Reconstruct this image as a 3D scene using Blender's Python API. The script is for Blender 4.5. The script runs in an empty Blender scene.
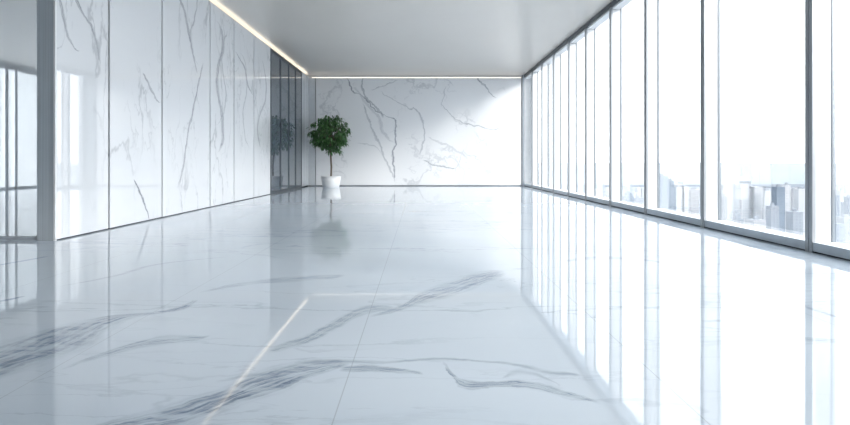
import bpy, bmesh, math, random
from mathutils import Vector, Matrix
random.seed(7)
S = bpy.context.scene
C = S.collection
F = 550.0; CX = 420.0; CY = 162.0; H = 0.865      # focal (px), vanishing point (px), eye height
CEIL = 4.0; YB = 19.8; XR = 3.75; XL = -4.0

# ------------------------------------------------------------------ helpers
def box(bm, x0, x1, y0, y1, z0, z1, bevel=0.0):
    vs = [bm.verts.new(p) for p in ((x0,y0,z0),(x1,y0,z0),(x1,y1,z0),(x0,y1,z0),(x0,y0,z1),(x1,y0,z1),(x1,y1,z1),(x0,y1,z1))]
    fs = [(0,3,2,1),(4,5,6,7),(0,1,5,4),(1,2,6,5),(2,3,7,6),(3,0,4,7)]
    fc = [bm.faces.new([vs[i] for i in f]) for f in fs]
    if bevel:
        es = list({e for f in fc for e in f.edges})
        bmesh.ops.bevel(bm, geom=es, offset=bevel, segments=2, profile=0.5, affect='EDGES')
def obj(name, bm, mat, parent=None, smooth=False):
    me = bpy.data.meshes.new(name); bm.to_mesh(me); bm.free()
    o = bpy.data.objects.new(name, me); C.objects.link(o)
    me.materials.append(mat)
    if smooth:
        for p in me.polygons: p.use_smooth = True
    if parent: o.parent = parent
    return o
def boxo(name, dims, mat, parent=None, bevel=0.0):
    bm = bmesh.new(); box(bm, *dims, bevel=bevel); return obj(name, bm, mat, parent)
def boxl(name, dims, mat, parent, bevel=0.0):
    """box given in world coordinates, child of an empty with a location"""
    l = parent.location
    d = (dims[0]-l.x, dims[1]-l.x, dims[2]-l.y, dims[3]-l.y, dims[4]-l.z, dims[5]-l.z)
    return boxo(name, d, mat, parent, bevel)
def empty(name, loc):
    o = bpy.data.objects.new(name, None); C.objects.link(o); o.location = loc; return o
def tag(o, label=None, cat=None, group=None, kind=None):
    if label: o['label'] = label
    if cat: o['category'] = cat
    if group: o['group'] = group
    if kind: o['kind'] = kind
    return o
def struct(o, label=None, cat=None): return tag(o, label, cat, kind='structure')

class N:
    """tiny node-graph writer"""
    def __init__(s, name):
        s.m = bpy.data.materials.new(name); s.m.use_nodes = True
        s.t = s.m.node_tree; s.t.nodes.clear()
        s.out = s.t.nodes.new('ShaderNodeOutputMaterial')
    def n(s, typ, **k):
        nd = s.t.nodes.new(typ)
        for a, b in k.items(): setattr(nd, a, b)
        return nd
    def put(s, sock, v):
        if hasattr(v, 'is_linked'): s.t.links.new(v, sock)
        else: sock.default_value = v
    def math(s, op, a, b=0.0, c=None, clamp=False):
        nd = s.n('ShaderNodeMath', operation=op, use_clamp=clamp)
        s.put(nd.inputs[0], a); s.put(nd.inputs[1], b)
        if c is not None: s.put(nd.inputs[2], c)
        return nd.outputs[0]
    def mapr(s, v, a, b, c, d, smooth=False):
        nd = s.n('ShaderNodeMapRange'); nd.interpolation_type = 'SMOOTHSTEP' if smooth else 'LINEAR'
        s.put(nd.inputs[0], v)
        for i, q in enumerate((a, b, c, d)): s.put(nd.inputs[i+1], q)
        return nd.outputs[0]
    def noise(s, vec, scale, detail=3, rough=0.55, color=False):
        nd = s.n('ShaderNodeTexNoise'); s.put(nd.inputs['Vector'], vec)
        nd.inputs['Scale'].default_value = scale; nd.inputs['Detail'].default_value = detail
        nd.inputs['Roughness'].default_value = rough
        return nd.outputs[1] if color else nd.outputs[0]
    def mix(s, f, a, b, blend='MIX'):
        nd = s.n('ShaderNodeMix', data_type='RGBA', blend_type=blend)
        s.put(nd.inputs[0], f); s.put(nd.inputs[6], a); s.put(nd.inputs[7], b)
        return nd.outputs[2]
    def pos(s):
        return s.n('ShaderNodeNewGeometry').outputs['Position']
    def vmath(s, op, a, b=None, scale=None):
        nd = s.n('ShaderNodeVectorMath', operation=op); s.put(nd.inputs[0], a)
        if b is not None: s.put(nd.inputs[1], b)
        if scale is not None: s.put(nd.inputs['Scale'], scale)
        return nd.outputs[0]
    def comb(s, x, y, z):
        nd = s.n('ShaderNodeCombineXYZ'); s.put(nd.inputs[0], x); s.put(nd.inputs[1], y); s.put(nd.inputs[2], z)
        return nd.outputs[0]
    def sep(s, v):
        nd = s.n('ShaderNodeSeparateXYZ'); s.put(nd.inputs[0], v); return nd.outputs
    def bsdf(s, color, rough=0.5, metal=0.0, ior=1.45, normal=None, coat=0.0, spec=None):
        b = s.n('ShaderNodeBsdfPrincipled')
        s.put(b.inputs['Base Color'], color); s.put(b.inputs['Roughness'], rough)
        b.inputs['Metallic'].default_value = metal; b.inputs['IOR'].default_value = ior
        if coat: b.inputs['Coat Weight'].default_value = coat; b.inputs['Coat Roughness'].default_value = 0.02
        if normal is not None: s.put(b.inputs['Normal'], normal)
        s.t.links.new(b.outputs[0], s.out.inputs[0]); return b
    def distort(s, P, scale, amp, detail=3):
        c = s.noise(P, scale, detail, color=True)
        c = s.vmath('SUBTRACT', c, (0.5, 0.5, 0.5))
        return s.vmath('ADD', P, s.vmath('SCALE', c, scale=amp))
    def fcurve(s, v, pts, lo, hi):
        nd = s.n('ShaderNodeFloatCurve'); cu = nd.mapping.curves[0]
        nd.mapping.use_clip = False
        q = [(x, (y-lo)/(hi-lo)) for x, y in pts]
        while len(cu.points) < len(q): cu.points.new(0.5, 0.5)
        for p, (x, y) in zip(cu.points, q): p.location = (x, y); p.handle_type = 'AUTO'
        nd.mapping.update()
        s.put(nd.inputs['Value'], v)
        return s.math('MULTIPLY_ADD', nd.outputs[0], hi-lo, lo)
    def vein(s, along, across, pts, strength=1.0, streak=0.0):
        """pts: (along, across, halfwidth) sorted by 'along' -> mask 0..1 of a mineral vein"""
        pts = sorted(pts); a0, a1 = pts[0][0], pts[-1][0]
        t = s.mapr(along, a0, a1, 0.0, 1.0)
        L = [((p[0]-a0)/(a1-a0), p[1]) for p in pts]
        lo = min(p[1] for p in L)-0.3; hi = max(p[1] for p in L)+0.3
        c = s.fcurve(t, L, lo, hi)
        wm = max(p[2] for p in pts)
        W = [((p[0]-a0)/(a1-a0), p[2]) for p in pts]
        w = s.math('MAXIMUM', s.fcurve(t, W, 0, wm*1.5), wm*0.06)
        d = s.math('DIVIDE', s.math('SUBTRACT', across, c), w)
        ad = s.math('ABSOLUTE', d)
        core = s.mapr(ad, 0.3 if streak else 0.0, 1.0, 1.0, 0.0, smooth=True)
        ends = s.math('MULTIPLY', s.mapr(t, 0.0, 0.06, 0, 1), s.mapr(t, 0.94, 1.0, 1, 0))
        m = s.math('MULTIPLY', core, ends)
        if streak:
            v = s.comb(s.math('MULTIPLY', d, 2.2), s.math('MULTIPLY', along, 1.6), 0.0)
            nz = s.noise(v, streak, 4, 0.65)
            m = s.math('MULTIPLY', m, s.mapr(nz, 0.38, 0.62, 0.22, 1.15))
        return s.math('MULTIPLY', m, strength)
    def total(s, masks):
        r = masks[0]
        for m in masks[1:]: r = s.math('MAXIMUM', r, m)
        return r
    def ridge(s, P, scale, width, detail=4, mask_scale=0.5, mask=(0.5, 0.65)):
        nz = s.noise(P, scale, detail, 0.5)
        r = s.math('ABSOLUTE', s.math('SUBTRACT', nz, 0.5))
        r = s.mapr(r, 0.0, width, 1.0, 0.0, smooth=True)
        mk = s.mapr(s.noise(s.vmath('ADD', P, (7.3, 2.1, 4.4)), mask_scale, 2), mask[0], mask[1], 0, 1, smooth=True)
        return s.math('MULTIPLY', r, mk)

# ------------------------------------------------------------------ materials
def simple(name, col, rough=0.5, metal=0.0, ior=1.45, var=0.04, scale=6.0):
    g = N(name); P = g.pos()
    nz = g.noise(P, scale, 3)
    f = g.mapr(nz, 0.3, 0.7, 1-var, 1+var)
    c = g.vmath('SCALE', (col[0], col[1], col[2]), scale=f)
    g.bsdf(c, rough, metal, ior); return g.m

def fl(x, y, hw):   # photo measurement on the floor -> world X, Y, halfwidth
    Y = F*H/(y-CY); return ((x-CX)*Y/F, Y, hw*Y*Y/(F*H))
def bw(x, y):       # back wall
    k = (YB-0.05)/F; return ((x-CX)*k, H+(CY-y)*k)
def lw(x, y):       # left wall
    Y = F*4.0/(CX-x); return (Y, H+(CY-y)*Y/F)

def marble_floor():
    g = N('polished_floor_marble'); P0 = g.pos()
    P = g.distort(P0, 2.2, 0.05, 3); P = g.distort(P, 8.0, 0.048, 5); P = g.distort(P, 34.0, 0.014, 3)
    x, y, z = g.sep(P)
    V = []
    def v(pts, st, streak=0.0, k=1.6, ax='x'):
        if ax == 'x': V.append(g.vein(x, y, [fl(a, b, c*k) for a, b, c in pts], st, streak)); return
        q = []
        for a, b, c in pts:
            X, Y, _ = fl(a, b, c); q.append((Y, X, c*k*Y/F/0.42))
        V.append(g.vein(y, x, q, st, streak))
    v([(60,440,6),(150,420,11),(173,415,13),(208,405,14),(247,388,14),(286,376,11),(313,369,7),(352,363,2)], 0.9, 3.0, 1.75)
    v([(340,369,1.2),(352,369,2.5),(367,368,3),(391,370,2.5),(424,374,1)], 0.75, 3)
    v([(214,382,1.5),(235,377,2),(266,373,2),(305,363,2.5),(350,362,2),(383,362,1.5),(430,359,1.4),(480,361,1)], 0.55)
    v([(268,350,2),(305,340,5),(336,324,6),(367,310,4),(397,309,1.5)], 0.6, 3)
    v([(372,316,1),(400,308,2.5),(423,297,5),(450,289,6),(478,279,5),(505,272,1.5)], 0.6, 3)
    v([(440,360,1),(452,374,3),(460,382,4),(493,383,2.2),(524,384,3.5),(555,390,3),(602,403,1)], 0.85, 2.5)
    v([(466,361,1),(516,365,1.5),(548,372,2.4),(580,375,1)], 0.5)
    v([(500,378,1),(528,372,2.5),(560,386,1)], 0.35)
    v([(-60,385,14),(0,362,16),(28,352,16),(55,340,14),(83,328,10),(110,319,7),(150,313,5),(175,310,3),(196,299,1)], 0.9, 3, 1.6, 'y')
    v([(60,370,2),(110,352,5),(150,342,5),(185,339,3),(207,337,2),(218,330,1)], 0.65, 3)
    v([(-30,306,2),(0,301,2.2),(25,296,1)], 0.7, ax='y')
    v([(-20,268,1),(0,265,1.2),(48,256,1)], 0.5, ax='y')
    v([(55,287,1),(110,277,1.4),(160,264,1.4),(230,257,1)], 0.35, ax='y')
    v([(200,292,1),(250,283,2),(300,279,2.5),(345,276,1)], 0.45, 3)
    v([(700,322,1),(754,325,1.5),(780,334,2.5),(815,340,2.2),(870,338,1)], 0.5, 2)
    v([(725,277,1),(776,294,1.3),(815,310,1.6),(870,326,1)], 0.45, ax='y')
    v([(560,262,1),(620,258,1.5),(690,268,1)], 0.3)
    P2 = g.vmath('MULTIPLY', P, (0.45, 1.3, 1.0))
    V.append(g.math('MULTIPLY', g.ridge(P2, 0.7, 0.009, 6, 0.5, (0.50, 0.62)), 0.2))
    V.append(g.math('MULTIPLY', g.ridge(P2, 1.9, 0.008, 5, 0.8, (0.54, 0.66)), 0.25))
    P3 = g.vmath('MULTIPLY', P, (0.22, 1.25, 1.0))
    V.append(g.math('MULTIPLY', g.ridge(P3, 1.5, 0.012, 6, 0.7, (0.44, 0.58)), 0.34))
    V.append(g.math('MULTIPLY', g.ridge(g.vmath('ADD', P3, (3.7, 9.1, 0)), 3.1, 0.012, 5, 0.7, (0.5, 0.62)), 0.22))
    m = g.total(V)
    bk = g.noise(g.vmath('MULTIPLY', P, (3.0, 15.0, 1.0)), 1.0, 5, 0.7)
    m = g.math('MULTIPLY', m, g.mapr(bk, 0.36, 0.56, 0.45, 1.15))
    cloud = g.mapr(g.noise(P2, 0.8, 4), 0.35, 0.7, 0.0, 1.0)
    base = g.mix(cloud, (0.63, 0.70, 0.77, 1), (0.60, 0.675, 0.755, 1))
    col = g.mix(g.math('MULTIPLY', m, 0.92, clamp=True), base, (0.15, 0.20, 0.28, 1))
    # slab joints
    X, Y, Z = g.sep(P0)
    j = []
    for off, size, axis in ((-0.29, 1.245, X), (0.62, 2.49, Y)):
        u = g.math('DIVIDE', g.math('SUBTRACT', axis, off), size)
        u = g.math('SUBTRACT', g.math('FRACT', g.math('ADD', u, 0.5)), 0.5)
        dd = g.math('MULTIPLY', g.math('ABSOLUTE', u), size)
        wd = 0.0028 if axis is X else 0.0012
        j.append(g.math('MULTIPLY', g.mapr(dd, wd*0.5, wd, 1, 0), 0.55 if axis is X else 0.25))
    col = g.mix(g.total(j), col, (0.32, 0.35, 0.40, 1))
    g.bsdf(col, 0.03, 0.0, 1.72); return g.m

def marble_back():
    g = N('back_wall_marble'); P0 = g.pos()
    P = g.distort(P0, 1.3, 0.2, 3); P = g.distort(P, 4.0, 0.22, 5)
    x, y, z = g.sep(P); V = []
    def v(crop, hw, st, axis='z', streak=0):
        pts = []
        for i, (a, b) in enumerate(crop):
            X, Z = bw(330+a/3.695, 75+b/3.695)
            w = hw/27.8*(0.6 if i in (0, len(crop)-1) else 1)
            pts.append((Z, X, w) if axis == 'z' else (X, Z, w))
        V.append(g.vein(z, x, pts, st, streak) if axis == 'z' else g.vein(x, z, pts, st, streak))
    v([(50,0),(72,30),(85,60),(130,85),(150,110),(190,145),(235,165),(242,200),(232,290),(242,400)], 1.3, 0.85)
    v([(118,5),(130,75),(180,130),(195,160)], 1.6, 0.8, streak=2)
    v([(120,100),(140,150),(155,200),(185,260),(215,330),(242,390)], 1.5, 0.6, streak=3)
    v([(85,40),(140,110),(175,150),(200,220),(235,250)], 2.2, 0.4, streak=3)
    v([(180,55),(260,105),(330,145),(345,190),(345,240),(330,300)], 1.4, 0.5)
    v([(545,5),(560,25),(575,45),(615,85)], 1.6, 0.9, streak=2)
    v([(405,100),(430,130),(470,165),(530,185),(600,200),(650,212)], 0.9, 0.6, 'x')
    v([(430,40),(425,60),(410,115)], 0.8, 0.4)
    v([(345,318),(400,335),(465,347)], 1.0, 0.75, 'x')
    v([(360,225),(430,260),(490,290),(510,310)], 1.6, 0.4, 'x', 2)
    v([(150,55),(200,35),(250,15)], 0.9, 0.45, 'x')
    v([(100,252),(160,262),(215,320)], 0.9, 0.35, 'x')
    v([(630,100),(665,150),(700,190)], 0.9, 0.45)
    v([(415,5),(460,40)], 0.9, 0.5)
    v([(495,270),(460,360)], 1.0, 0.35)
    V.append(g.math('MULTIPLY', g.ridge(P, 0.7, 0.018, 5, 0.6, (0.46, 0.6)), 0.3))
    V.append(g.math('MULTIPLY', g.ridge(P, 1.7, 0.02, 4, 0.6, (0.52, 0.64)), 0.22))
    col = g.mix(g.math('MULTIPLY', g.total(V), 0.9, clamp=True), (0.84, 0.85, 0.865, 1), (0.20, 0.225, 0.27, 1))
    g.bsdf(col, 0.12, 0.0, 1.5); return g.m

def marble_left():
    g = N('lacquered_marble_panel'); P0 = g.pos()
    P = g.distort(P0, 1.4, 0.20, 3); P = g.distort(P, 5.0, 0.11, 4)
    x, y, z = g.sep(P); V = []
    def v(pix, hw, st, streak=0):
        pts = []
        for i, (a, b) in enumerate(pix):
            Y, Z = lw(a, b); pts.append((Z, Y, hw*(0.4 if i in (0, len(pix)-1) else 0.8)))
        V.append(g.vein(z, y, pts, st, streak))
    v([(58,-5),(62,15),(66,33),(80,54)], 0.05, 0.75, 2)
    v([(76,0),(88,25),(96,44),(99,60)], 0.06, 0.8, 2)
    v([(143,72),(150,88),(160,104)], 0.07, 0.7, 2)
    v([(134,178),(141,196),(149,218)], 0.05, 0.95)
    v([(178,-8),(184,10),(188,31),(197,74)], 0.09, 0.7, 2)
    v([(198,-5),(194,20),(190,40),(199,66)], 0.05, 0.5)
    v([(203,60),(193,110),(188,135),(182,171),(177,188)], 0.07, 0.75, 2)
    v([(212,18),(223,41),(217,80),(223,130),(217,152)], 0.14, 0.7, 2)
    v([(228,30),(222,60),(226,100),(215,125)], 0.06, 0.5)
    v([(235,50),(244,67),(250,90),(254,96)], 0.10, 0.75, 2)
    v([(240,50),(247,80),(243,120),(250,150)], 0.07, 0.45)
    v([(262,60),(266,90),(258,130),(262,150)], 0.10, 0.45)
    V.append(g.math('MULTIPLY', g.ridge(g.vmath('MULTIPLY', P, (1, 1.4, 0.5)), 0.9, 0.02, 5, 0.6, (0.45, 0.6)), 0.35))
    V.append(g.math('MULTIPLY', g.ridge(g.vmath('MULTIPLY', P, (1, 1.4, 0.6)), 2.2, 0.02, 4, 0.7, (0.5, 0.64)), 0.25))
    col = g.mix(g.math('MULTIPLY', g.total(V), 0.95, clamp=True), (0.78, 0.795, 0.815, 1), (0.07, 0.085, 0.12, 1))
    g.bsdf(col, 0.015, 0.0, 1.75, coat=0.6); return g.m

def glass(name, tint=(0.985, 0.995, 1.0), refl=1.0):
    g = N(name)
    tr = g.n('ShaderNodeBsdfTransparent'); tr.inputs[0].default_value = (*tint, 1)
    gl = g.n('ShaderNodeBsdfGlossy'); gl.inputs['Roughness'].default_value = 0.0
    gl.inputs[0].default_value = (1, 1, 1, 1)
    fr = g.n('ShaderNodeFresnel'); fr.inputs[0].default_value = 1.45
    f = g.math('MULTIPLY', fr.outputs[0], 0.55*refl)
    mx = g.n('ShaderNodeMixShader'); g.put(mx.inputs[0], f)
    g.t.links.new(tr.outputs[0], mx.inputs[1]); g.t.links.new(gl.outputs[0], mx.inputs[2])
    g.t.links.new(mx.outputs[0], g.out.inputs[0]); return g.m

def brushed(name, col, rough=0.35, metal=0.8):
    g = N(name); P = g.pos()
    v = g.vmath('MULTIPLY', P, (60, 60, 0.4))
    nz = g.noise(v, 1.0, 3)
    c = g.vmath('SCALE', col, scale=g.mapr(nz, 0.3, 0.7, 0.86, 1.12))
    g.bsdf(c, rough, metal); return g.m

def emit(name, col, st):
    g = N(name); e = g.n('ShaderNodeEmission'); e.inputs[0].default_value = (*col, 1); e.inputs[1].default_value = st
    g.t.links.new(e.outputs[0], g.out.inputs[0]); return g.m

def facade(name, wall, win, fw=3.2, fh=3.4, vert=0.5):
    g = N(name); P = g.pos(); x, y, z = g.sep(P)
    u = g.math('FRACT', g.math('DIVIDE', g.math('ADD', x, y), fw))
    w = g.math('FRACT', g.math('DIVIDE', z, fh))
    a = g.math('MULTIPLY', g.math('GREATER_THAN', u, vert), g.math('GREATER_THAN', w, 0.4))
    nz = g.mapr(g.noise(P, 0.05, 2), 0.3, 0.7, 0.5, 1.0)
    col = g.mix(g.math('MULTIPLY', a, nz), (*wall, 1), (*win, 1))
    g.bsdf(col, 0.5); return g.m

M = {}
M['floor'] = marble_floor(); M['back'] = marble_back(); M['panel'] = marble_left()
M['ceil'] = simple('satin_grey_ceiling', (0.62, 0.588, 0.545), 0.28, 0.0, 1.6, 0.015, 0.8)
M['paint'] = simple('grey_wall_paint', (0.55, 0.57, 0.60), 0.5)
M['dark'] = simple('recess_shade_dark', (0.05, 0.055, 0.065), 0.6)  # near-black base puts the shade of gaps and recesses into the colour
M['strip'] = simple('light_grey_side_strip', (0.62, 0.65, 0.68), 0.25)
M['mull'] = brushed('grey_aluminium_mullion', (0.37, 0.39, 0.41), 0.35, 0.6)
M['darkalu'] = brushed('dark_aluminium', (0.07, 0.085, 0.10), 0.4, 0.6)
M['white'] = simple('white_lacquered_frame', (0.86, 0.87, 0.88), 0.25)
M['rail'] = simple('grey_rail', (0.50, 0.55, 0.60), 0.3)
M['endm'] = brushed('brushed_end_cladding', (0.52, 0.57, 0.61), 0.45, 0.0)
M['fin'] = simple('white_reveal_fin', (0.74, 0.75, 0.76), 0.3); M['bead'] = brushed('grey_glazing_bead', (0.15, 0.17, 0.19), 0.4, 0.3)
M['glass'] = glass('clear_window_glass')
def milky():
    g = N('milky_partition_glass'); 
    tr = g.n('ShaderNodeBsdfTransparent'); tr.inputs[0].default_value = (0.93, 0.96, 0.98, 1)
    di = g.n('ShaderNodeBsdfTranslucent'); di.inputs[0].default_value = (0.92, 0.94, 0.96, 1)
    df = g.n('ShaderNodeBsdfDiffuse'); df.inputs[0].default_value = (0.92, 0.94, 0.96, 1)
    gl = g.n('ShaderNodeBsdfGlossy'); gl.inputs['Roughness'].default_value = 0.02
    a = g.n('ShaderNodeMixShader'); a.inputs[0].default_value = 0.5
    g.t.links.new(di.outputs[0], a.inputs[1]); g.t.links.new(df.outputs[0], a.inputs[2])
    b = g.n('ShaderNodeMixShader'); b.inputs[0].default_value = 0.45
    g.t.links.new(tr.outputs[0], b.inputs[1]); g.t.links.new(a.outputs[0], b.inputs[2])
    c = g.n('ShaderNodeMixShader'); fr = g.n('ShaderNodeFresnel'); fr.inputs[0].default_value = 1.4
    g.t.links.new(fr.outputs[0], c.inputs[0]); g.t.links.new(b.outputs[0], c.inputs[1]); g.t.links.new(gl.outputs[0], c.inputs[2])
    g.t.links.new(c.outputs[0], g.out.inputs[0]); return g.m
M['pglass'] = milky()
g = N('smoked_glass'); g.bsdf((0.10, 0.125, 0.15, 1), 0.02, 0.0, 1.8); M['smoke'] = g.m
M['led'] = emit('warm_led', (1.0, 0.88, 0.71), 3.6)

# ------------------------------------------------------------------ room shell
YF = -6.0; XO = -13.2
struct(boxo('floor', (XO-0.4, XR+0.36, YF-0.2, YB+0.3, -0.3, 0.0), M['floor']))
struct(boxo('ceiling', (XO-0.4, XR+0.36, YF-0.2, YB+0.3, CEIL, CEIL+0.3), M['ceil']))
struct(boxo('wall_back', (XO-0.4, XR+0.36, YB+0.1, YB+0.3, 0.0, CEIL), M['paint']))
struct(boxo('wall_front', (XO-0.4, XR+0.36, YF-0.2, YF, 0.0, CEIL), M['paint']))
struct(boxo('wall_left', (-4.18, -4.10, 6.08, YB+0.1, 0.0, CEIL), M['dark']))
RY0 = -1.5
struct(boxo('wall_right', (XR, XR+0.3, YF, RY0, 0.0, CEIL), M['paint']))
struct(boxo('wall_side', (XO-0.3, XO, YF, 4.0, 0.0, CEIL), M['paint']))

# back wall: narrow strip panel, large slab, floor reveal, steel corner post
k = (YB)/F
xs0 = (316-CX)*k; xs1 = (521.3-CX)*k
t = boxo('marble_wall_panel', (xs0, xs1, YB, YB+0.1, 0.035, 3.885), M['back'], bevel=0.004)
tag(t, 'huge white marble slab with grey veins covering the far end wall behind the tree', 'wall panel')
t = boxo('wall_panel', (XL+0.0, xs0-0.03, YB+0.0, YB+0.1, 0.035, 3.885), M['strip'], bevel=0.004)
tag(t, 'narrow plain pale grey upright panel at left edge of the far veined slab', 'wall panel')
struct(boxo('baseboard_back', (XL, xs1, YB+0.02, YB+0.1, 0.0, 0.033), M['mull']))
struct(boxo('trim_1', (XL, XR, YB+0.06, YB+0.1, 3.885, 3.90), M['mull']))
e = empty('corner_post', ((xs1+XR)/2, YB, 0))
tag(e, 'grey steel corner post between far veined slab and window wall', 'post')
boxl('post_core', (xs1+0.015, XR-0.02, YB-0.02, YB+0.1, 0, CEIL), M['mull'], e, 0.004)
boxl('cover_strip', (xs1+0.09, XR-0.045, YB-0.035, YB-0.02, 0, CEIL), M['rail'], e)
for yy, dd in ((16.95, 'seen through the second-last pane'), (19.55, 'seen through the last pane at the far corner')):
    t = boxo('shaded_reveal_upright', (3.99, 4.13, yy, yy+0.18, -0.3, 4.3), M['mull']); tag(t, 'slim grey upright added for a shaded reveal outside the window wall, '+dd, 'column')  # added uprights; their grey stands in for far reveals in shade

# left wall marble panels
seams = [6.06, 7.075, 8.53, 10.48, 11.83, 13.25, 14.72]
lab = ['glossy white marble wall panel nearest the camera, right beside the grey wall end',
       'glossy white marble wall panel with a short dark vein near the floor, second from the grey wall end',
       'widest looking glossy marble wall panel with a long vein falling down its middle, third from the wall end',
       'glossy marble wall panel with tangled upright veins, fourth from the grey wall end',
       'narrow looking glossy marble wall panel with slanting veins, second left of the smoked glass',
       'glossy marble wall panel directly left of the smoked glass, mirroring part of the tree']
for i in range(6):
    a, b = seams[i], seams[i+1]
    t = boxo('marble_wall_panel', (-4.03, XL, a+(0.0 if i == 0 else 0.02), b-0.02, 0.014, 3.92), M['panel'])
    tag(t, lab[i], 'wall panel', 'marble panels along the left wall')
struct(boxo('floor_gap_shade_left', (-4.10, XL-0.02, 6.08, YB, 0.0, 0.014), M['dark']))  # dark colour stands for the shadow gap along the floor
# dark smoked glass screens
gs = [14.76, 15.8, 16.8, 17.72, 18.64]
gl = ['smoked grey glass wall panel in dark frame, next to the last marble panel',
      'smoked grey glass wall panel in dark frame, second from the last marble panel',
      'smoked grey glass wall panel in dark frame, second from the pale corner strip',
      'smoked grey glass wall panel in dark frame, beside the pale corner strip behind the tree']
for i in range(4):
    a, b = gs[i], gs[i+1]
    e = empty('smoked_glass_panel', (-4.05, (a+b)/2, 0)); tag(e, gl[i], 'glass panel', 'smoked glass panels at the far left')
    boxl('pane', (-4.025, -4.01, a+0.04, b-0.04, 0.07, 3.83), M['smoke'], e)
    bm = bmesh.new(); l = e.location
    for d in ((-4.03, XL, a+0.005, a+0.055, 0.0, 3.92), (-4.03, XL, b-0.055, b-0.005, 0.0, 3.92),
              (-4.03, XL, a+0.055, b-0.055, 0.0, 0.07), (-4.03, XL, a+0.055, b-0.055, 3.83, 3.92)):
        box(bm, d[0]-l.x, d[1]-l.x, d[2]-l.y, d[3]-l.y, d[4], d[5])
    obj('frame', bm, M['darkalu'], e)
t = boxo('wall_panel', (-4.03, XL, 18.66, 19.22, 0.03, 3.92), M['strip'], bevel=0.004)
tag(t, 'pale grey side wall panel right after the smoked glass', 'wall panel', 'pale corner panels')
t = boxo('wall_panel', (-4.03, XL, 19.25, YB-0.01, 0.03, 3.92), M['strip'], bevel=0.004)
tag(t, 'pale grey side wall panel tucked into the far left corner', 'wall panel', 'pale corner panels')

# wall end cladding
e = empty('wall_end_cladding', (-4.11, 6.06, 0)); tag(e, 'tall brushed grey metal cladding closing the end of the marble wall', 'column')
boxl('face_sheet', (-4.205, -4.02, 6.035, 6.075, 0.0, 3.9995), M['endm'], e, 0.003)
boxl('edge_strip', (-4.02, XL, 6.03, 6.058, 0.0, 3.9), M['white'], e)
boxl('side_sheet', (-4.205, -4.18, 6.075, 6.5, 0.0, 3.9995), M['endm'], e)

# LED coves
struct(boxo('trim_2', (-4.10, -4.03, 6.08, YB, 3.87, 3.90), M['white']))
struct(boxo('trim_3', (-4.10, -4.095, 6.08, YB, 3.90, CEIL), M['mull']))
bm = bmesh.new(); box(bm, -4.085, -4.045, 6.2, YB, 3.904, 3.914)
t = obj('light_strip', bm, M['led']); tag(t, 'warm LED strip hidden on the ledge along the left wall top', 'light strip', 'warm cove lights')
bm = bmesh.new(); box(bm, -3.9, XR-0.1, YB+0.035, YB+0.05, 3.902, 3.914)
t = obj('light_strip', bm, emit('warm_led_back', (1.0, 0.93, 0.82), 1.7)); tag(t, 'warm LED strip above the far veined slab under the ceiling', 'light strip', 'warm cove lights')

# ------------------------------------------------------------------ window wall, right
Ym = [-1.5, 0.2, 1.9, 3.55, 5.24, 7.235, 9.08, 10.77, 12.38, 13.84, 15.4, 16.9, 18.35, YB-0.04]
MW = 0.10; XG = XR+0.17
n = 0
for i in range(len(Ym)-1):
    n += 1
    a, b = Ym[i], Ym[i+1]
    e = empty('window_%d' % n, (XR, a, 0)); struct(e)
        # mullion: twin grey face bars with a dark joint, white reveal fin, outer grey bead
    boxl('mullion_face', (XR-0.012, XR+0.02, a, a+MW*0.46, 0.0, 3.9), M['mull'], e)
    boxl('mullion_face', (XR-0.012, XR+0.02, a+MW*0.54, a+MW, 0.0, 3.9), M['mull'], e)
    boxl('mullion_joint', (XR, XR+0.02, a+MW*0.46, a+MW*0.54, 0.0, 3.9), M['darkalu'], e)
    boxl('fin', (XR+0.02, XG, a+0.004, a+MW-0.004, 0.0, 3.9), M['fin'], e)
    boxl('glazing_bead', (XG, XG+0.035, a-0.0, a+MW+0.012, 0.0, 3.87), M['bead'], e)
    boxl('bottom_rail', (XR-0.006, XR+0.02, a+MW, b, 0.015, 0.10), M['rail'], e)
    boxl('plinth_shadow', (XR+0.01, XR+0.02, a+MW, b, 0.0, 0.015), M['dark'], e)  # dark strip paints the thin shadow below the bottom rail
    boxl('sill', (XR+0.02, XG+0.03, a+MW, b, 0.0, 0.10), M['white'], e)
    boxl('header', (XR+0.02, XG+0.03, a+MW, b, 3.86, 3.999), M['white'], e)
    boxl('head_rail', (XR-0.012, XR+0.02, a, b, 3.90, 3.999), M['darkalu'], e)
    boxl('pane', (XG+0.008, XG+0.022, a+MW+0.013, b-0.013, 0.10, 3.86), M['glass'], e)
struct(boxo('wall_far_corner', (XR-0.0, XR+0.36, YB-0.04, YB+0.1, 0, CEIL), M['white']))

# adjoining room windows (far left)
Yo = [4.0, 6.1, 8.4, 10.7, 13.0, 15.3, 17.62, 19.75]
for i in range(len(Yo)-1):
    n += 1
    a, b = Yo[i], Yo[i+1]
    e = empty('window_%d' % n, (XO, a, 0)); struct(e)
    boxl('mullion_face', (XO-0.06, XO-0.02, a-0.05, a+0.05, 0, CEIL), M['rail'], e)
    boxl('mullion_face', (XO-0.06, XO-0.02, a+0.37, a+0.45, 0, CEIL), M['rail'], e)
    boxl('sill', (XO-0.16, XO, a+0.05, b-0.05, 0.0, 0.06), M['white'], e)
    boxl('header', (XO-0.16, XO, a+0.05, b-0.05, 3.84, CEIL), M['white'], e)
    boxl('pane', (XO-0.10, XO-0.086, a+0.45, b-0.05, 0.06, 3.84), M['glass'], e)
    boxl('pane', (XO-0.10, XO-0.086, a+0.05, a+0.37, 0.06, 3.84), M['glass'], e)
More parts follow.
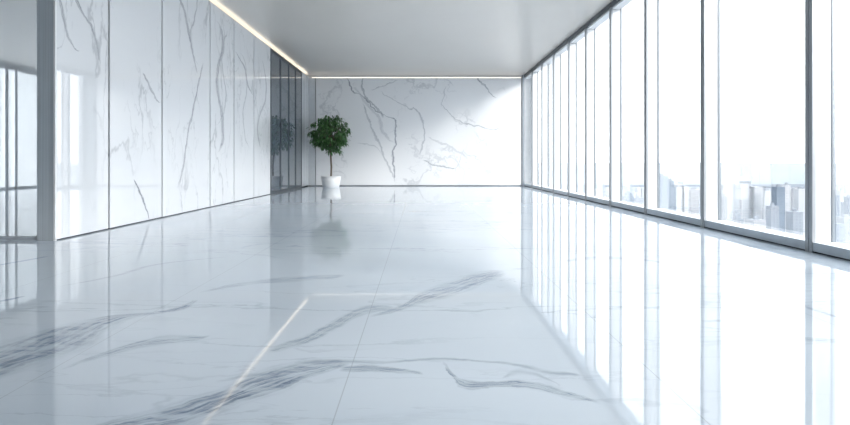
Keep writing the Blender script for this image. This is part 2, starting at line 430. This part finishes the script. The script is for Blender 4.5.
# glass partition beside the wall end
e = empty('glass_partition', (-6.2, 6.1, 0)); tag(e, 'clear glass partition left of the brushed grey wall end', 'glass partition')
for q in range(3):
    x1 = -4.215-q*3.0; x0 = max(x1-2.98, XO+0.01)
    boxl('pane', (x0, x1-0.005, 6.09, 6.11, 0.04, 3.96), M['pglass'], e)
boxl('bottom_track', (XO+0.01, -4.21, 6.07, 6.13, 0.0, 0.04), M['rail'], e)
boxl('top_track', (XO+0.01, -4.21, 6.07, 6.13, 3.96, 3.999), M['rail'], e)

# ------------------------------------------------------------------ potted tree
PX, PY = (331-CX)*18.7/F, 18.7
root = empty('potted_tree', (PX, PY, 0)); tag(root, 'small round-crowned green indoor tree in white pot against the far wall', 'potted tree')
def lathe(prof, seg=48, noise=0):
    bm = bmesh.new(); rings = []
    for r, z in prof:
        rings.append([bm.verts.new((r*math.cos(2*math.pi*i/seg), r*math.sin(2*math.pi*i/seg), z)) for i in range(seg)])
    for A, B in zip(rings, rings[1:]):
        for i in range(seg): bm.faces.new((A[i], A[(i+1) % seg], B[(i+1) % seg], B[i]))
    bm.faces.new(list(reversed(rings[0]))); bm.faces.new(rings[-1]); return bm
M['pot'] = simple('white_ceramic', (0.84, 0.85, 0.86), 0.3)
M['soil'] = simple('potting_soil', (0.06, 0.045, 0.035), 0.9, var=0.4, scale=40)
M['bark'] = simple('grey_brown_bark', (0.16, 0.12, 0.09), 0.8, var=0.3, scale=25)
pot = obj('pot', lathe([(0.25, 0.0), (0.275, 0.015), (0.315, 0.2), (0.335, 0.375), (0.305, 0.375), (0.295, 0.33)]), M['pot'], root, True)
obj('rim', lathe([(0.337, 0.355), (0.345, 0.36), (0.345, 0.385), (0.337, 0.39), (0.305, 0.39), (0.305, 0.355)]), M['pot'], pot)
obj('soil', lathe([(0.27, 0.30), (0.30, 0.335), (0.20, 0.35), (0.05, 0.355)]), M['soil'], root, True)
def tube(bm, pts, r0, r1, seg=8):
    rings = []
    for i, p in enumerate(pts):
        d = (pts[min(i+1, len(pts)-1)]-pts[max(i-1, 0)]).normalized()
        u = d.orthogonal().normalized(); w = d.cross(u)
        r = r0+(r1-r0)*i/(len(pts)-1)
        rings.append([bm.verts.new(p+u*r*math.cos(2*math.pi*j/seg)+w*r*math.sin(2*math.pi*j/seg)) for j in range(seg)])
    for A, B in zip(rings, rings[1:]):
        # align rings to avoid twist
        off = min(range(seg), key=lambda o: (A[0].co-B[o].co).length)
        for i in range(seg): bm.faces.new((A[i], A[(i+1) % seg], B[(i+1+off) % seg], B[(i+off) % seg]))
    bm.faces.new(rings[-1])
bm = bmesh.new()
tube(bm, [Vector((0, 0, 0.33)), Vector((0.012, 0, 0.7)), Vector((-0.015, 0.01, 1.1)), Vector((-0.03, 0, 1.5)), Vector((-0.04, 0, 1.9))], 0.036, 0.024)
trunk = obj('trunk', bm, M['bark'], root, True)
cc = Vector((-0.02, 0, 1.84))
bb = bmesh.new(); tips = []
def crown_r(dirv):      # crown outline: round dome, ragged skirt hanging lower right of the trunk
    rx, rz = 0.62, (0.58 if dirv.z > 0 else 0.58)
    return 1/math.sqrt((dirv.x/rx)**2+(dirv.y/rx)**2+(dirv.z/rz)**2)
for i in range(70):
    z = random.uniform(-0.75, 1); a = random.uniform(0, 2*math.pi); s = math.sqrt(1-z*z)
    d = Vector((s*math.cos(a), s*math.sin(a), z))
    tip = cc+d*crown_r(d)*random.uniform(0.72, 1.0)
    st = Vector((-0.035, 0, random.uniform(1.45, 1.9)))
    mid = (st+tip)/2+Vector((0, 0, 0.10))
    tube(bb, [st, mid, tip], 0.009, 0.003, 5)
    for _ in range(9): tips.append(tip+Vector((random.gauss(0, .075), random.gauss(0, .075), random.gauss(0, .06))))
for i in range(300):
    z = random.uniform(-1, 1); a = random.uniform(0, 2*math.pi); s = math.sqrt(1-z*z)
    d = Vector((s*math.cos(a), s*math.sin(a), z))
    tips.append(cc+d*crown_r(d)*random.uniform(0.35, 0.98))
for i in range(60):
    tips.append(Vector((random.uniform(-.12, .32), random.uniform(-.2, .2), random.uniform(1.18, 1.45))))
obj('branches', bb, M['bark'], root, True)
gm = N('glossy_green_leaf'); P = gm.pos()
lc = gm.mix(gm.mapr(gm.noise(P, 9, 2), 0.35, 0.65, 0, 1), (0.03, 0.09, 0.03, 1), (0.10, 0.23, 0.075, 1))
gm.bsdf(lc, 0.35)
lf = bmesh.new()
def leaf(p, az, droop, L, W):
    d0 = Vector((math.cos(az), math.sin(az), 0)); side = Vector((-math.sin(az), math.cos(az), 0))
    prev = None; q = p.copy(); ang = droop*0.3
    mids = []
    for i, w in enumerate((0.08, 0.75, 1.0, 0.65, 0.03)):
        mids.append((q.copy(), w)); ang += droop*0.28
        q = q+(d0*math.cos(ang)+Vector((0, 0, -1))*math.sin(ang))*(L/4)
    rows = []
    for m_, w in mids:
        up = Vector((0, 0, 1))
        rows.append((lf.verts.new(m_-side*W*w+up*0.006), lf.verts.new(m_), lf.verts.new(m_+side*W*w+up*0.006)))
    for A, B in zip(rows, rows[1:]):
        lf.faces.new((A[0], A[1], B[1], B[0])); lf.faces.new((A[1], A[2], B[2], B[1]))
for p in tips:
    out = p-cc; az0 = math.atan2(out.y, out.x)
    for _ in range(2):
        leaf(p, az0+random.gauss(0, 1.0), random.uniform(0.4, 1.4), random.uniform(0.13, 0.21), random.uniform(0.018, 0.03))
obj('foliage', lf, gm.m, root, True)

# ------------------------------------------------------------------ city and bay outside
GZ = -150.0
struct(boxo('ground', (40, 14000, -3000, 3742, GZ-5, GZ), simple('pale_city_ground', (0.135, 0.15, 0.172), 0.9, var=0.25, scale=0.01)), 'pale city ground far below the windows', 'ground')
struct(boxo('sea', (40, 90000, 3750, 85000, GZ-5, GZ-0.5), simple('pale_bay_water', (0.10, 0.13, 0.147), 0.3, var=0.05, scale=0.001, ior=1.08)), 'pale blue bay along the horizon beyond the towers', 'sea')
FM = [facade('white_facade', (0.37, 0.375, 0.385), (0.22, 0.235, 0.26)),
      facade('blue_glass_facade', (0.11, 0.14, 0.18), (0.075, 0.10, 0.135), 2.4, 3.6, 0.35),
      facade('pale_grey_facade', (0.19, 0.205, 0.23), (0.135, 0.155, 0.185), 4.0, 3.4, 0.4),
      facade('warm_facade', (0.27, 0.27, 0.28), (0.17, 0.18, 0.20))]
def tower(x, top, wpx, Y, mat, style, label=None, group=None):
    s_ = Y/F; X = (x-CX)*s_; w = wpx*s_; zt = H+(CY-top)*s_; dp = w*1.1
    e = empty('tower_block', (X, Y, GZ)); hgt = zt-GZ
    tag(e, label, 'building', group)
    bm = bmesh.new()
    if style == 0:
        box(bm, -w/2, w/2, 0, dp, 0, hgt)
    elif style == 1:    # stepped top
        box(bm, -w/2, w/2, 0, dp, 0, hgt*0.93); box(bm, -w/3, w/3, dp*.15, dp*.85, hgt*0.93, hgt)
    elif style == 2:    # twin slabs with recessed core
        box(bm, -w/2, -w*0.12, 0, dp, 0, hgt); box(bm, w*0.12, w/2, 0, dp, 0, hgt*0.97); box(bm, -w*0.12, w*0.12, dp*.2, dp*.8, 0, hgt*0.95)
    else:               # tower on a wide base
        box(bm, -w/2, w/2, 0, dp, 0, hgt); box(bm, -w, w, -dp*.2, dp*1.2, 0, hgt*0.25)
    obj('body', bm, mat, e)
    bm = bmesh.new(); box(bm, -w*0.2, w*0.15, dp*.3, dp*.6, hgt, hgt+3.5); obj('plant_room', bm, FM[2], e)
    return e
T = [(664,176,9,760,1,0,'blue grey tower closest to the frame in the third window bay from the right'),
     (672,181,8,820,1,1,'blue stepped tower just right of the tallest one in the third window bay'),
     (683,184,11,900,0,2,'white twin slab tower in the middle of the third window bay from the right'),
     (695,190,8,950,3,0,'warm white slab near the right frame of the third window bay'),
     (630,193,8,1100,1,1,'small blue tower in the fourth window bay from the right'),
     (639,198,8,1200,2,0,'short grey block right of the small blue tower in the fourth bay'),
     (726,196,9,900,2,3,'grey tower on a wide base at left edge of the big window bay'),
     (737,188,8,860,0,0,'slim white tower left of the broad white block in the big bay'),
     (752,184,22,745,0,2,'broad bright white tower, the biggest block in the big window bay'),
     (769,191,9,830,0,1,'white stepped tower just right of the broad white block'),
     (775,206,8,700,2,0,'low grey block in front of the dark blue tower'),
     (781,187,8,720,1,0,'dark blue slender tower standing right of centre in the big bay'),
     (788,185,5,750,0,0,'thin white tower touching the dark blue slender one on its right'),
     (795,191,6,900,3,1,'warm white stepped tower right of the thin white tower'),
     (802,189,7,820,0,0,'white tower beside the thick mullion at right of the big bay'),
     (798,212,10,600,2,3,'low grey building on broad base below the towers near the thick mullion'),
     (760,220,12,600,3,0,'low warm coloured block below the broad white tower'),
     (738,214,11,640,2,1,'low grey stepped block at lower left of the big bay'),
     (822,192,8,860,0,0,'white tower behind the thick mullion at the right'),
     (836,195,8,700,1,0,'blue tower at left edge of the rightmost window bay'),
     (844,191,6,760,0,2,'white twin slab tower right of the blue one in the rightmost bay'),
     (853,197,9,720,1,1,'blue stepped tower at the right border of the picture'),
     (838,224,14,560,1,3,'low blue building spread along the sill of the rightmost bay'),
     (850,218,12,590,2,0,'low pale grey block above the sill at the right picture border')]
for a in T: tower(a[0], a[1], a[2], a[3], FM[a[4]], a[5], a[6])
for r_ in range(4):
    Y = 1350+r_*420
    x = 586+r_*3.0
    while x < 890:
        wpx = random.uniform(3.5, 7.5)
        tower(x+wpx/2, random.uniform(188, 197) if r_ < 2 else random.uniform(185.5, 190), wpx*0.9, Y+random.uniform(0, 200), FM[random.choice((0, 0, 0, 3, 2))],
              random.choice((0, 1, 2)), 'small hazy block in the distant city between the nearer towers', 'distant city blocks')
        x += wpx+random.uniform(6, 14)

# ------------------------------------------------------------------ sky, sun, camera
w = bpy.data.worlds.new('World'); S.world = w; w.use_nodes = True
nt = w.node_tree; nt.nodes.clear()
out = nt.nodes.new('ShaderNodeOutputWorld'); bg = nt.nodes.new('ShaderNodeBackground')
tc = nt.nodes.new('ShaderNodeTexCoord'); sp = nt.nodes.new('ShaderNodeSeparateXYZ'); rp = nt.nodes.new('ShaderNodeValToRGB')
nt.links.new(tc.outputs['Generated'], sp.inputs[0]); nt.links.new(sp.outputs[2], rp.inputs[0]); nt.links.new(rp.outputs[0], bg.inputs[0]); nt.links.new(bg.outputs[0], out.inputs[0])
cr = rp.color_ramp
cr.elements[0].position = 0.0; cr.elements[0].color = (0.985, 0.99, 1.0, 1)
cr.elements[1].position = 1.0; cr.elements[1].color = (0.78, 0.89, 1.0, 1)
q = cr.elements.new(0.15); q.color = (0.96, 0.98, 1.0, 1)
bg.inputs[1].default_value = 3.0
sd = bpy.data.lights.new('sun', 'SUN'); sd.energy = 4.8; sd.angle = math.radians(20); sd.color = (1.0, 0.95, 0.90)
so = bpy.data.objects.new('sun', sd); C.objects.link(so)
so.rotation_euler = Vector((-1.2, 1.0, -0.74)).to_track_quat('-Z', 'Y').to_euler()

cam = bpy.data.cameras.new('camera'); co = bpy.data.objects.new('camera', cam); C.objects.link(co)
co.location = (0, 0, H); co.rotation_euler = (math.pi/2, 0, 0)
cam.sensor_width = 36; cam.lens = F/850*36; cam.clip_end = 100000; cam.clip_start = 0.05
cam.shift_x = (425-CX)/850; cam.shift_y = (CY-212.5)/850
S.camera = co
S.view_settings.view_transform = 'Standard'; S.view_settings.look = 'None'
S.view_settings.exposure = 0.6; S.view_settings.gamma = 1
S.cycles.max_bounces = 12; S.cycles.diffuse_bounces = 6; S.cycles.glossy_bounces = 6; S.cycles.transparent_max_bounces = 16
